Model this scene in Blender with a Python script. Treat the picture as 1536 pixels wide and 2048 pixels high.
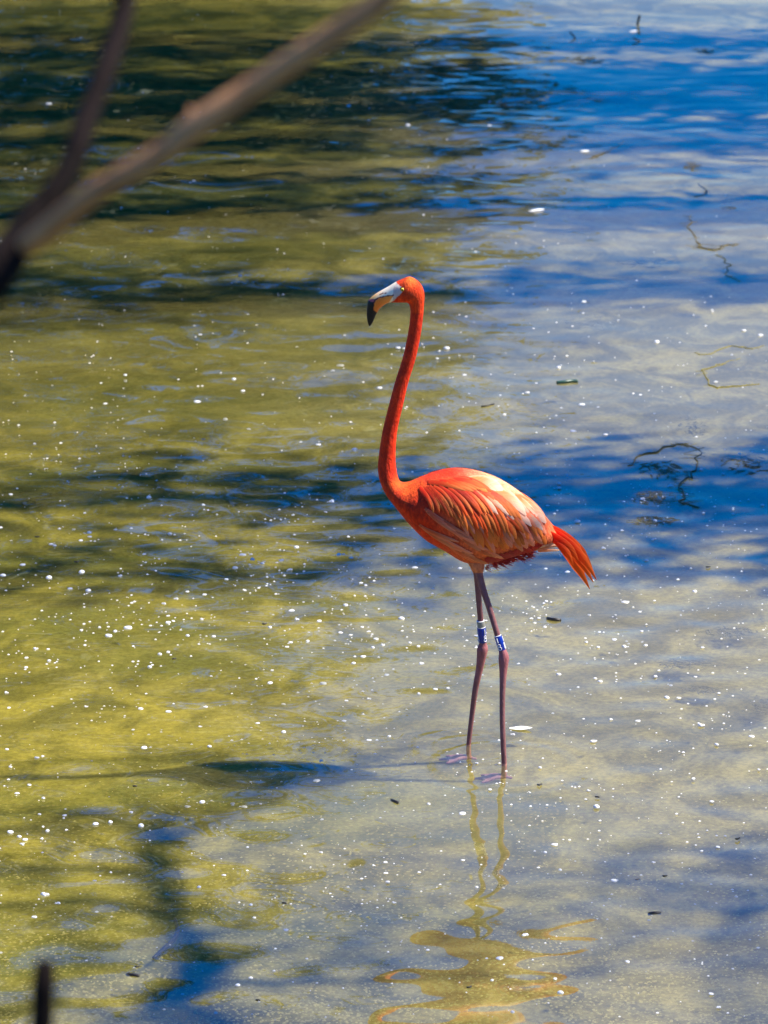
import bpy, math, random
import numpy as np
from mathutils import Vector

random.seed(7); rng = np.random.default_rng(7)
sc = bpy.context.scene
for o in list(bpy.data.objects): bpy.data.objects.remove(o)
col = sc.collection
R = math.radians

# ------------------------------------------------------------------ camera
D, PITCH, VFOV = 10.0, R(15.4), R(14.4)
FPX = 1024.0 / math.tan(VFOV / 2)
H = D * math.tan(PITCH + math.atan((1509 - 1024) / FPX))
CAM = np.array([0.0, -D, H])
cam = bpy.data.cameras.new('camera'); camo = bpy.data.objects.new('camera', cam); col.objects.link(camo)
camo.location = CAM; camo.rotation_euler = (R(90) - PITCH, 0, 0)
cam.sensor_fit = 'VERTICAL'; cam.sensor_height = 24; cam.angle = VFOV
cam.clip_start = 0.05; cam.clip_end = 2000
cam.dof.use_dof = True; cam.dof.focus_distance = 10.35
FNUM_APERTURE = 0.0165
cam.dof.aperture_fstop = (cam.lens / 1000) / FNUM_APERTURE
sc.camera = camo

def ray(px, py):
    u, v = (px - 768) / FPX, (1024 - py) / FPX
    cp, sp = math.cos(PITCH), math.sin(PITCH)
    return np.array([u, cp + v * sp, -sp + v * cp])
def at_y(px, py, y=0.0):
    d = ray(px, py); t = (y - CAM[1]) / d[1]; return CAM + t * d
def at_z(px, py, z=0.0):
    d = ray(px, py); t = (z - CAM[2]) / d[2]; return CAM + t * d
def at_d(px, py, dist):
    d = ray(px, py); return CAM + d * dist
def to_px(P):
    P = np.asarray(P, float); q = P - CAM
    cp, sp = math.cos(PITCH), math.sin(PITCH)
    f = q[..., 1] * cp - q[..., 2] * sp; up = q[..., 1] * sp + q[..., 2] * cp
    return 768 + FPX * q[..., 0] / f, 1024 - FPX * up / f

# ------------------------------------------------------------------ sun and sky
BED = -0.045
SUN = at_y(815, 575) - at_z(52, 1556, BED); SUN /= np.linalg.norm(SUN)
EL = math.asin(SUN[2]); AZ = math.atan2(SUN[0], SUN[1])      # azimuth clockwise from +Y
sun = bpy.data.lights.new('sun', 'SUN'); suno = bpy.data.objects.new('sun', sun); col.objects.link(suno)
sun.energy = 5.0; sun.angle = R(0.55); sun.color = (1.0, 0.93, 0.80)
suno.rotation_euler = Vector(SUN).to_track_quat('Z', 'Y').to_euler()
suno.location = (6, 2, 12)
w = bpy.data.worlds.new('World'); sc.world = w; w.use_nodes = True
nt = w.node_tree; bg = nt.nodes['Background']
sky = nt.nodes.new('ShaderNodeTexSky'); sky.sky_type = 'NISHITA'; sky.sun_disc = False
sky.sun_elevation = EL; sky.sun_rotation = AZ
sky.altitude = 1500; sky.air_density = 1.0; sky.dust_density = 0.15; sky.ozone_density = 4.0
hs = nt.nodes.new('ShaderNodeHueSaturation'); hs.inputs['Saturation'].default_value = 1.6; hs.inputs['Hue'].default_value = 0.515
nt.links.new(sky.outputs[0], hs.inputs['Color']); nt.links.new(hs.outputs[0], bg.inputs[0])
bg.inputs[1].default_value = 0.13
vs = sc.view_settings; vs.view_transform = 'Standard'; vs.look = 'None'; vs.gamma = 1; vs.use_curve_mapping = False
vs.exposure = 0.95
sc.cycles.use_denoising = True
sc.cycles.max_bounces = 8; sc.cycles.transparent_max_bounces = 12
sc.cycles.caustics_reflective = False; sc.cycles.caustics_refractive = False

# ------------------------------------------------------------------ helpers
def tag(o, label=None, cat=None, group=None, kind=None):
    for k, v in (('label', label), ('category', cat), ('group', group), ('kind', kind)):
        if v: o[k] = v
    return o
def empty(name, loc):
    o = bpy.data.objects.new(name, None); col.objects.link(o); o.location = loc
    o.empty_display_size = 0.1
    return o
def mesh_obj(name, V, F, mat, parent=None, smooth=True, origin=None):
    V = np.asarray(V, float)
    if origin is None:
        origin = np.array(parent.matrix_world.translation) if False else None
    me = bpy.data.meshes.new(name)
    o0 = np.zeros(3) if origin is None else np.asarray(origin, float)
    me.from_pydata((V - o0).tolist(), [], [tuple(int(i) for i in f) for f in F])
    if smooth: me.polygons.foreach_set('use_smooth', [True] * len(me.polygons))
    if mat: me.materials.append(mat)
    o = bpy.data.objects.new(name, me); col.objects.link(o); o.location = o0
    if parent is not None: attach(o, parent)
    return o
def world_loc(o):
    p = Vector((0, 0, 0))
    while o is not None:
        p = p + o.location; o = o.parent
    return p
def attach(o, parent):
    wl = o.location.copy(); o.parent = parent; o.location = wl - world_loc(parent)
def catmull(P, n=4):
    P = np.asarray(P, float); m = len(P); out = []
    for i in range(m - 1):
        p0, p1, p2, p3 = P[max(i - 1, 0)], P[i], P[i + 1], P[min(i + 2, m - 1)]
        for k in range(n):
            t = k / n
            out.append(0.5 * ((2 * p1) + (-p0 + p2) * t + (2 * p0 - 5 * p1 + 4 * p2 - p3) * t * t + (-p0 + 3 * p1 - 3 * p2 + p3) * t ** 3))
    out.append(P[-1]); return np.array(out)
class MB:
    def __init__(s): s.V = []; s.F = []
    def add(s, V, F):
        b = len(s.V); s.V.extend(np.asarray(V, float).tolist()); s.F.extend([tuple(i + b for i in f) for f in F])
    def tube(s, P, rad, n=8, sub=3, cap=True, flat=1.0):
        P = np.asarray(P, float); rad = np.asarray(rad, float) * np.ones(len(P))
        if sub > 1:
            Q = catmull(np.c_[P, rad], sub); P, rad = Q[:, :3], np.maximum(Q[:, 3], 1e-4)
        T = np.gradient(P, axis=0); T /= np.linalg.norm(T, axis=1)[:, None] + 1e-12
        a = np.array([0, 0, 1.0]) if abs(T[0][2]) < 0.9 else np.array([0, 1.0, 0])
        u = np.cross(T[0], a); u /= np.linalg.norm(u); V = []
        for i in range(len(P)):
            u = u - T[i] * np.dot(u, T[i]); u /= np.linalg.norm(u); v = np.cross(T[i], u)
            for k in range(n):
                an = 2 * math.pi * k / n
                V.append(P[i] + rad[i] * (math.cos(an) * u + flat * math.sin(an) * v))
        F = [(i * n + k, i * n + (k + 1) % n, (i + 1) * n + (k + 1) % n, (i + 1) * n + k) for i in range(len(P) - 1) for k in range(n)]
        if cap:
            V += [P[0] , P[-1]]; c0 = len(V) - 2; e = (len(P) - 1) * n
            F += [(c0, (k + 1) % n, k) for k in range(n)] + [(c0 + 1, e + k, e + (k + 1) % n) for k in range(n)]
        s.add(V, F); return P
    def build(s, name, mat, parent=None, smooth=True, origin=None):
        return mesh_obj(name, s.V, s.F, mat, parent, smooth, origin)

# ------------------------------------------------------------------ material helpers
def new_mat(name):
    m = bpy.data.materials.new(name); m.use_nodes = True
    t = m.node_tree; b = t.nodes['Principled BSDF']
    return m, t, b
def N(t, typ, **kw):
    n = t.nodes.new(typ)
    for k, v in kw.items():
        if k in n.inputs.keys() if hasattr(n.inputs, 'keys') else False: n.inputs[k].default_value = v
        else: setattr(n, k, v)
    return n
def math_(t, op, a, b=None, c=None, clamp=False):
    n = t.nodes.new('ShaderNodeMath'); n.operation = op; n.use_clamp = clamp
    for i, x in enumerate((a, b, c)):
        if x is None: continue
        if hasattr(x, 'links') or isinstance(x, bpy.types.NodeSocket): t.links.new(x, n.inputs[i])
        else: n.inputs[i].default_value = x
    return n.outputs[0]
def mix(t, fac, a, b, mode='MIX'):
    n = t.nodes.new('ShaderNodeMix'); n.data_type = 'RGBA'; n.blend_type = mode
    for sock, x in ((n.inputs[0], fac), (n.inputs[6], a), (n.inputs[7], b)):
        if isinstance(x, bpy.types.NodeSocket): t.links.new(x, sock)
        elif isinstance(x, (int, float)): sock.default_value = x
        else: sock.default_value = (*x, 1)
    return n.outputs[2]
def noise(t, vec, scale, detail=4, rough=0.55, dist=0.0):
    n = t.nodes.new('ShaderNodeTexNoise'); n.inputs['Scale'].default_value = scale
    n.inputs['Detail'].default_value = detail; n.inputs['Roughness'].default_value = rough; n.inputs['Distortion'].default_value = dist
    if vec is not None: t.links.new(vec, n.inputs['Vector'])
    return n.outputs[0]
def mapping(t, vec, scale=(1, 1, 1), loc=(0, 0, 0)):
    n = t.nodes.new('ShaderNodeMapping'); n.inputs['Scale'].default_value = scale; n.inputs['Location'].default_value = loc
    t.links.new(vec, n.inputs['Vector']); return n.outputs[0]
def ramp(t, fac, stops):
    n = t.nodes.new('ShaderNodeMapRange'); n.interpolation_type = 'SMOOTHSTEP'; t.links.new(fac, n.inputs[0])
    n.inputs[1].default_value, n.inputs[2].default_value = stops[0], stops[1]
    if len(stops) > 2: n.inputs[3].default_value, n.inputs[4].default_value = stops[2], stops[3]
    return n.outputs[0]
def simple(name, c, rough=0.6, var=0.25, scale=30, bump=0.0, spec=0.5):
    m, t, b = new_mat(name); g = t.nodes.new('ShaderNodeNewGeometry').outputs['Position']
    f = noise(t, g, scale)
    c = np.array(c); t.links.new(mix(t, f, tuple(c * (1 - var)), tuple(np.minimum(c * (1 + var), 1))), b.inputs['Base Color'])
    b.inputs['Roughness'].default_value = rough; b.inputs['Specular IOR Level'].default_value = spec
    if bump:
        bn = t.nodes.new('ShaderNodeBump'); bn.inputs['Distance'].default_value = bump; t.links.new(f, bn.inputs['Height']); t.links.new(bn.outputs[0], b.inputs['Normal'])
    return m

# ---- pond bed and banks: one sheet
def mat_ground():
    m, t, b = new_mat('pond_bed_and_bank'); P = t.nodes.new('ShaderNodeNewGeometry').outputs['Position']
    s = t.nodes.new('ShaderNodeSeparateXYZ'); t.links.new(P, s.inputs[0]); X, Y, Z = s.outputs
    big = noise(t, mapping(t, P, (0.5, 0.8, 1)), 1.1, 4, 0.55, 0.6)
    # algae film is thick on the left of the pond, silt shows through on the right
    a = math_(t, 'MULTIPLY_ADD', X, -0.55, 0.12); a = math_(t, 'ADD', a, math_(t, 'MULTIPLY_ADD', big, 2.2, -1.0))
    alg = ramp(t, a, (-0.25, 0.75))
    med = noise(t, mapping(t, P, (1.0, 0.8, 1)), 3.2, 6, 0.62, 1.2)
    algc = mix(t, ramp(t, med, (0.35, 0.68)), (0.15, 0.135, 0.02), (0.50, 0.41, 0.05))
    gs = noise(t, mapping(t, P, (0.45, 1.0, 1), (5, 3, 0)), 1.9, 5, 0.6, 0.8)
    algc = mix(t, ramp(t, gs, (0.42, 0.66, 0.0, 0.8)), algc, (0.17, 0.185, 0.035))
    silt = mix(t, ramp(t, med, (0.38, 0.66)), (0.21, 0.18, 0.045), (0.46, 0.39, 0.11))
    c = mix(t, alg, silt, algc)
    # far side darker green: light lost in deeper water, put into the bed colour
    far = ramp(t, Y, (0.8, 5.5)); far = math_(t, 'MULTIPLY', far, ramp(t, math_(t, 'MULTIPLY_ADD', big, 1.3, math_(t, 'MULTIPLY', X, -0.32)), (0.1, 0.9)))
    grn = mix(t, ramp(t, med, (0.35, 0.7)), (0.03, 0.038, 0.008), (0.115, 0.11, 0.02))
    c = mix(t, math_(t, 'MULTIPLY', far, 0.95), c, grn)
    # crumbs
    v = t.nodes.new('ShaderNodeTexVoronoi'); v.inputs['Scale'].default_value = 75; t.links.new(P, v.inputs['Vector'])
    cr = ramp(t, v.outputs[0], (0.45, 0.12)); sel = t.nodes.new('ShaderNodeSeparateXYZ'); t.links.new(v.outputs['Color'], sel.inputs[0])
    near = ramp(t, Y, (0.9, -1.2, 0.06, 1.0))
    cr = math_(t, 'MULTIPLY', math_(t, 'MULTIPLY', cr, ramp(t, sel.outputs[0], (0.25, 0.8))), near)
    c = mix(t, math_(t, 'MULTIPLY', cr, 0.7), c, (0.58, 0.48, 0.14))
    fine = noise(t, P, 60, 3, 0.7)
    c = mix(t, 0.5, c, mix(t, ramp(t, fine, (0.3, 0.7)), (0.55, 0.52, 0.5), (1.35, 1.35, 1.3)), 'MULTIPLY')
    bank = mix(t, noise(t, P, 2.5), (0.07, 0.055, 0.03), (0.06, 0.085, 0.02))
    c = mix(t, ramp(t, Z, (0.01, 0.12)), c, bank)
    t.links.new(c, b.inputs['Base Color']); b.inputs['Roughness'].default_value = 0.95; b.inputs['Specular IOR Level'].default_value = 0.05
    b.subsurface_method = 'BURLEY'; b.inputs['Subsurface Weight'].default_value = 0.95; b.inputs['Subsurface Radius'].default_value = (1, 1, 1); b.inputs['Subsurface Scale'].default_value = 0.055
    return m

def mat_water():
    m, t, b = new_mat('pond_water'); t.nodes.remove(b); out = t.nodes['Material Output']
    P = t.nodes.new('ShaderNodeNewGeometry').outputs['Position']
    gl = t.nodes.new('ShaderNodeBsdfGlossy'); gl.inputs['Roughness'].default_value = 0.02
    tr = t.nodes.new('ShaderNodeBsdfTransparent'); tr.inputs[0].default_value = (0.97, 0.97, 0.94, 1)
    # suspended silt: a share of the light is scattered inside the water
    ss = t.nodes.new('ShaderNodeSubsurfaceScattering'); ss.falloff = 'BURLEY'; ss.inputs['Scale'].default_value = 0.06
    ss.inputs['Radius'].default_value = (1, 1, 1)
    cl = noise(t, mapping(t, P, (0.6, 0.9, 1)), 1.0, 3, 0.55, 0.5)
    s = t.nodes.new('ShaderNodeSeparateXYZ'); t.links.new(P, s.inputs[0])
    mc = mix(t, ramp(t, cl, (0.3, 0.7)), (0.26, 0.23, 0.05), (0.44, 0.36, 0.08))
    t.links.new(mix(t, ramp(t, math_(t, 'ADD', s.outputs[0], cl), (-0.3, 1.2)), mc, (0.40, 0.35, 0.19)), ss.inputs['Color'])
    mk = t.nodes.new('ShaderNodeMixShader'); t.links.new(ramp(t, cl, (0.25, 0.8, 0.12, 0.23)), mk.inputs[0]); t.links.new(tr.outputs[0], mk.inputs[1]); t.links.new(ss.outputs[0], mk.inputs[2])
    geo = t.nodes.new('ShaderNodeNewGeometry'); dt = t.nodes.new('ShaderNodeVectorMath'); dt.operation = 'DOT_PRODUCT'
    t.links.new(geo.outputs['Normal'], dt.inputs[0]); t.links.new(geo.outputs['Incoming'], dt.inputs[1])
    om = math_(t, 'SUBTRACT', 1.0, math_(t, 'ABSOLUTE', dt.outputs['Value']), clamp=True)
    frs = math_(t, 'MULTIPLY_ADD', math_(t, 'POWER', om, 5.0), 0.33, 0.215, clamp=True)
    mx = t.nodes.new('ShaderNodeMixShader'); t.links.new(frs, mx.inputs[0]); t.links.new(mk.outputs[0], mx.inputs[1]); t.links.new(gl.outputs[0], mx.inputs[2])
    t.links.new(mx.outputs[0], out.inputs['Surface'])
    return m

def mat_bark(name, c1, c2):
    m, t, b = new_mat(name); P = t.nodes.new('ShaderNodeNewGeometry').outputs['Position']
    f = noise(t, mapping(t, P, (1, 1, 0.25)), 14, 6, 0.65, 0.5)
    t.links.new(mix(t, ramp(t, f, (0.3, 0.7)), c1, c2), b.inputs['Base Color']); b.inputs['Roughness'].default_value = 0.9; b.inputs['Specular IOR Level'].default_value = 0.08
    bn = t.nodes.new('ShaderNodeBump'); bn.inputs['Distance'].default_value = 0.02; t.links.new(f, bn.inputs['Height']); t.links.new(bn.outputs[0], b.inputs['Normal'])
    return m
def mat_leaf(name, c1, c2):
    m, t, b = new_mat(name); P = t.nodes.new('ShaderNodeNewGeometry').outputs['Position']
    f = noise(t, P, 1.7, 4)
    t.links.new(mix(t, ramp(t, f, (0.35, 0.65)), c1, c2), b.inputs['Base Color']); b.inputs['Roughness'].default_value = 0.55
    return m
def mat_body():
    m, t, b = new_mat('flamingo_plumage_and_skin')
    a = t.nodes.new('ShaderNodeAttribute'); a.attribute_name = 'Col'
    k = t.nodes.new('ShaderNodeAttribute'); k.attribute_name = 'Soft'
    P = t.nodes.new('ShaderNodeNewGeometry').outputs['Position']
    f = noise(t, mapping(t, P, (1, 1, 0.45)), 160, 4, 0.65)
    f2 = noise(t, mapping(t, P, (1, 1, 0.4)), 55, 5, 0.7)
    v = mix(t, ramp(t, f, (0.3, 0.7)), (0.8, 0.7, 0.66), (1.15, 1.25, 1.25)); v = mix(t, 0.7, v, mix(t, ramp(t, f2, (0.3, 0.7)), (0.55, 0.45, 0.45), (1.25, 1.45, 1.4)), 'MULTIPLY')
    t.links.new(mix(t, k.outputs['Fac'], a.outputs['Color'], mix(t, 1.0, a.outputs['Color'], v, 'MULTIPLY')), b.inputs['Base Color'])
    t.links.new(math_(t, 'MULTIPLY_ADD', k.outputs['Fac'], 0.4, 0.38), b.inputs['Roughness'])
    b.inputs['Specular IOR Level'].default_value = 0.3
    bn = t.nodes.new('ShaderNodeBump'); bn.inputs['Distance'].default_value = 0.006; t.links.new(math_(t, 'ADD', f, f2), bn.inputs['Height'])
    t.links.new(math_(t, 'MULTIPLY', k.outputs['Fac'], 0.7), bn.inputs['Strength']); t.links.new(bn.outputs[0], b.inputs['Normal'])
    return m
def mat_feather(name, base, tip, trans=0.25):
    m, t, b = new_mat(name); out = t.nodes['Material Output']
    uv = t.nodes.new('ShaderNodeUVMap'); uv.uv_map = 'UVMap'
    s = t.nodes.new('ShaderNodeSeparateXYZ'); t.links.new(uv.outputs[0], s.inputs[0]); U, Vv = s.outputs[0], s.outputs[1]
    ob = t.nodes.new('ShaderNodeObjectInfo')
    c = mix(t, ramp(t, U, (0.25, 0.95)), base, tip)
    av = math_(t, 'ABSOLUTE', math_(t, 'SUBTRACT', Vv, 0.5))
    comb = t.nodes.new('ShaderNodeCombineXYZ'); t.links.new(math_(t, 'MULTIPLY_ADD', av, -0.5, U), comb.inputs[0]); t.links.new(math_(t, 'MULTIPLY', ob.outputs['Random'], 9.0), comb.inputs[1])
    barb = noise(t, comb.outputs[0], 28, 2, 0.6)
    c = mix(t, 0.55, c, mix(t, ramp(t, barb, (0.3, 0.7)), (0.72, 0.66, 0.62), (1.2, 1.2, 1.2)), 'MULTIPLY')
    c = mix(t, math_(t, 'MULTIPLY', ramp(t, av, (0.33, 0.5)), 0.35), c, tuple(min(1, x * 1.3 + 0.05) for x in tip))
    rv = math_(t, 'MULTIPLY_ADD', ob.outputs['Random'], 0.5, 0.72)
    cb = t.nodes.new('ShaderNodeCombineXYZ'); [t.links.new(rv, cb.inputs[i]) for i in range(3)]
    c = mix(t, 1.0, c, cb.outputs[0], 'MULTIPLY')
    t.links.new(c, b.inputs['Base Color']); b.inputs['Roughness'].default_value = 0.6; b.inputs['Specular IOR Level'].default_value = 0.3
    bn = t.nodes.new('ShaderNodeBump'); bn.inputs['Distance'].default_value = 0.0012; bn.inputs['Strength'].default_value = 0.6; t.links.new(barb, bn.inputs['Height']); t.links.new(bn.outputs[0], b.inputs['Normal'])
    tl = t.nodes.new('ShaderNodeBsdfTranslucent'); t.links.new(c, tl.inputs[0])
    mx = t.nodes.new('ShaderNodeMixShader'); mx.inputs[0].default_value = trans
    t.links.new(b.outputs[0], mx.inputs[1]); t.links.new(tl.outputs[0], mx.inputs[2]); t.links.new(mx.outputs[0], out.inputs['Surface'])
    return m

M = dict(
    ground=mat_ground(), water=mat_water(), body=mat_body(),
    bark=mat_bark('grey_brown_bark', (0.06, 0.045, 0.032), (0.20, 0.16, 0.12)),
    twig=mat_bark('tan_branch_bark', (0.30, 0.13, 0.055), (0.58, 0.29, 0.13)),
    darktwig=mat_bark('dark_branch_bark', (0.005, 0.0035, 0.003), (0.014, 0.009, 0.008)),
    leaf=mat_leaf('green_leaves', (0.03, 0.055, 0.012), (0.075, 0.11, 0.025)),
    leaf2=mat_leaf('dark_green_leaves', (0.02, 0.04, 0.01), (0.05, 0.08, 0.02)),
    foam=simple('white_foam', (0.74, 0.74, 0.73), 0.35, 0.06),
    weed=simple('brown_algae', (0.10, 0.075, 0.02), 0.6, 0.5, 90),
    weedg=simple('olive_algae', (0.20, 0.17, 0.03), 0.6, 0.4, 90),
    dark=simple('wet_dark_wood', (0.02, 0.016, 0.012), 0.4, 0.4, 80),
    wetleaf=simple('wet_green_leaf', (0.02, 0.07, 0.045), 0.35, 0.4, 60),
    white=simple('white_feather', (0.86, 0.85, 0.82), 0.6, 0.05),
    crumb=simple('yellow_algae_crumbs', (0.50, 0.43, 0.11), 0.8, 0.4, 40),
    blue=simple('blue_band_plastic', (0.005, 0.03, 0.32), 0.3, 0.1),
    grey=simple('grey_metal_band', (0.30, 0.30, 0.26), 0.4, 0.15),
    print=simple('white_print', (0.85, 0.85, 0.85), 0.5, 0.02),
    yellow=simple('yellow_iris', (0.85, 0.60, 0.02), 0.2, 0.1, 400),
    black=simple('black_pupil', (0.006, 0.005, 0.005), 0.12, 0.1),
    f_red=mat_feather('red_orange_feather', (0.66, 0.025, 0.002), (0.96, 0.12, 0.010)),  # dark base paints in the shade between overlapping coverts
    f_or=mat_feather('orange_feather', (0.78, 0.05, 0.004), (0.97, 0.24, 0.035)),
    f_pink=mat_feather('salmon_pink_feather', (0.86, 0.11, 0.025), (0.95, 0.30, 0.15)),
    f_pale=mat_feather('pale_and_sunlit_feather', (0.94, 0.26, 0.07), (0.98, 0.60, 0.40)),  # back highlight painted into the colour; whitish undertail shares it
    f_belly=mat_feather('peach_belly_feather', (0.88, 0.16, 0.06), (0.94, 0.33, 0.19)),
    f_crim=mat_feather('crimson_feather', (0.42, 0.01, 0.012), (0.62, 0.03, 0.03)),
    f_tail=mat_feather('red_tail_feather', (0.88, 0.04, 0.004), (0.98, 0.16, 0.012), 0.5),
)

# ------------------------------------------------------------------ ground and water
def sstep(a, b, x):
    t = np.clip((x - a) / (b - a), 0, 1); return t * t * (3 - 2 * t)
def ground_z(x, y):
    wob = 0.25 * np.sin(x * 1.7 + 1) + 0.2 * np.sin(y * 1.3)
    d = np.minimum(np.minimum(x + 9, 4.6 - x), np.minimum(23 - y, y + 4.5)) + wob
    depth = 0.045 + 0.009 * np.maximum(0, y - 1.0)
    rel = 0.006 * np.sin(x * 7.3 + 1.3 * np.sin(y * 5.1)) * np.sin(y * 6.1 + 1.1 * np.sin(x * 4.3))
    near = np.exp(-((x - 0.2) ** 2 + y ** 2) / 0.15)
    zin = -(depth + rel * (1 - near)) * sstep(0, 0.8, d)
    zout = np.minimum(0.5 * -d, 1.8 + 0.15 * np.sin(x * 0.21) * np.sin(y * 0.17))
    return np.where(d > 0, zin, zout)
def axis(lo, hi, st, far):
    a = np.arange(lo, hi + 1e-6, st); g = []; x = st
    p = hi; q = lo; L = []; Rr = []
    while p < far:
        x *= 1.22; p += x; q -= x; Rr.append(p); L.append(q)
    return np.r_[np.array(L[::-1]), a, np.array(Rr)]
gx, gy = axis(-2.6, 2.6, 0.045, 600), axis(-3.0, 13.5, 0.06, 600)
GX, GY = np.meshgrid(gx, gy); GZ = ground_z(GX, GY)
nx, ny = len(gx), len(gy)
idx = np.arange(nx * ny).reshape(ny, nx)
F = np.stack([idx[:-1, :-1], idx[:-1, 1:], idx[1:, 1:], idx[1:, :-1]], -1).reshape(-1, 4)
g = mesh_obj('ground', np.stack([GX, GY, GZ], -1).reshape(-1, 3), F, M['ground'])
tag(g, 'shallow pond bed of yellow algae and silt rising to earth banks', 'ground', kind='structure')
def ripples(x, y):
    g_ = np.random.default_rng(42); h = np.zeros_like(x)
    def band(n, l0, l1, slope, mask=1.0, yfac=1.0):
        f = np.zeros_like(x)
        for _ in range(n):
            lam = math.exp(g_.uniform(math.log(l0), math.log(l1))); an = g_.uniform(0, 2 * math.pi); k = 2 * math.pi / lam
            f += np.sin(k * (math.cos(an) * x * .75 + math.sin(an) * y * yfac) + g_.uniform(0, 6.28)) / k
        return f * slope * math.sqrt(2.0 / n) * mask
    patch = 0.75 + 0.45 * np.sin(x * 1.1 + 0.6 * np.sin(y * .9)) * np.sin(y * 0.8 + 1)
    h += band(60, .10, .30, .036, patch * (1 - .55 * sstep(.2, 1.0, x) * sstep(2, 5, y))); h += band(24, .6, 1.7, .011)
    lively = sstep(2.0, 5.5, y) * sstep(1.1, -.6, x - .02 * y)
    h += band(40, .45, 1.1, .050, lively)
    for px, py, lam, r0, sig, amp in ((640, 1500, .034, .055, .034, .0011), (1008, 1530, .075, .19, .05, .0014), (937, 1492, .06, .12, .05, .0012),
              (460, 335, .30, .30, .30, .0040), (1480, 92, .09, .14, .07, .0014), (330, 120, .34, .4, .3, .004)):
        c = at_z(px, py, 0); r = np.hypot(x - c[0], y - c[1]); h += amp * np.sin(2 * math.pi * r / lam) * np.exp(-((r - r0) / sig) ** 2)
    edge = sstep(3.6, 2.8, np.abs(x)) * sstep(-3.6, -3.0, y) * sstep(15, 13.5, y)
    return h * edge
wx = np.r_[-10.5, -7, -4.5, -3.4, -2.9, np.arange(-2.6, 2.601, .013), 2.9, 3.4, 4.5, 6]
wy = [-6, -4.5, -3.6, -3.2]; yy_ = -3.0
while yy_ < 13.6: wy.append(yy_); yy_ += .010 + .0016 * max(0, yy_ + 2)
wy = np.r_[wy, 14.2, 15.0, 18, 24.5]; WX, WY = np.meshgrid(wx, wy); WZ = ripples(WX, WY)
nxw, nyw = len(wx), len(wy); idx = np.arange(nxw * nyw).reshape(nyw, nxw)
Fw = np.stack([idx[:-1, :-1], idx[:-1, 1:], idx[1:, 1:], idx[1:, :-1]], -1).reshape(-1, 4)
wme = bpy.data.meshes.new('water'); wme.vertices.add(nxw * nyw); wme.vertices.foreach_set('co', np.stack([WX, WY, WZ], -1).astype(np.float32).ravel())
wme.loops.add(Fw.size); wme.loops.foreach_set('vertex_index', Fw.astype(np.int32).ravel()); wme.polygons.add(len(Fw))
wme.polygons.foreach_set('loop_start', (np.arange(len(Fw)) * 4).astype(np.int32)); wme.polygons.foreach_set('use_smooth', np.ones(len(Fw), bool))
wme.update(calc_edges=True); wme.materials.append(M['water']); wt = bpy.data.objects.new('water', wme); col.objects.link(wt)
tag(wt, 'still murky pond water mirroring blue sky', 'water', kind='structure')
def gz(x, y): return float(ground_z(np.array(x), np.array(y)))

# ------------------------------------------------------------------ the flamingo
RINGS = [  # back/top point, belly/front point (photo pixels in the bird's own plane), half width in metres
    ((1128, 1076), (1120, 1092), .010), ((1104, 1048), (1092, 1095), .036), ((1072, 1012), (1052, 1104), .062), ((1032, 979), (1006, 1117), .085),
    ((990, 955), (966, 1126), .098), ((945, 941), (927, 1122), .104), ((905, 938), (890, 1100), .104), ((868, 946), (853, 1079), .098),
    ((838, 958), (823, 1051), .086), ((815, 967), (795, 1018), .066), ((802, 965), (773, 990), .046), ((796, 954), (761, 966), .034),
    ((792.5, 936), (756, 942), .026), ((791, 911), (757.5, 911), .021), ((794.5, 862), (765, 862), .0185), ((805.5, 813), (777, 813), .0180),
    ((817, 764), (790, 764), .0170), ((832, 715), (805.5, 715), .0165), ((842, 666), (816, 666), .0160), ((846.5, 630), (820.5, 630), .0160),
    ((848, 608), (819.5, 613), .018), ((849, 592), (815, 605), .0205), ((846, 576), (807, 604.6), .0235), ((836, 562), (801, 604.8), .025), ((820, 553.3), (794, 604.8), .025),
    ((805, 557.8), (787, 604.8), .0215), ((791, 564), (780, 605), .0180), ((778, 572), (773, 607), .0155), ((762, 581), (765.5, 612), .0135),
    ((749.5, 588.5), (759.5, 617), .0125), ((741.2, 595.5), (756, 622.5), .0118), ((736, 602), (752.5, 629), .0105), ((733.8, 614), (749.5, 636), .0088),
    ((733.2, 630), (745.5, 645), .0062), ((735, 645), (741.5, 651), .0036), ((738, 652.5), (739.6, 653.6), .001)]
RA = np.array([[*at_y(*a)[[0, 2]], *at_y(*b)[[0, 2]], w_] for a, b, w_ in RINGS])
RD = catmull(RA, 5)
NR = 32
def ring_pts(r, n=NR, half=False):
    A, B, w_ = r[0:2], r[2:4], r[4]; c = (A + B) / 2; h = (A - B) / 2
    th = np.linspace(0, math.pi, n) if half else np.arange(n) * 2 * math.pi / n
    xz = c[None] + np.cos(th)[:, None] * h[None]
    return np.c_[xz[:, 0], -np.sin(th) * w_, xz[:, 1]]
bm = MB()
V = np.concatenate([ring_pts(r) for r in RD]); nr = len(RD)
F = [(i * NR + k, (i + 1) * NR + k, (i + 1) * NR + (k + 1) % NR, i * NR + (k + 1) % NR) for i in range(nr - 1) for k in range(NR)]
F += [tuple(range(NR)), tuple(range((nr - 1) * NR + NR - 1, (nr - 1) * NR - 1, -1))]
bm.add(V, F)
YN = at_z(1008, 1529)[1]; YF = at_z(937, 1491)[1]
def leg(points, yc, hipy):
    P, rr = [], []
    y0, y1 = points[0][1], points[-1][1]
    for x, y, wpx in points:
        t = (y - y0) / (y1 - y0); yy = hipy + (yc - hipy) * min(1, t * 1.15)
        P.append(at_y(x, y, yy)); rr.append(wpx / 2 / FPX * 10.4)
    return np.array(P), rr
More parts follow.
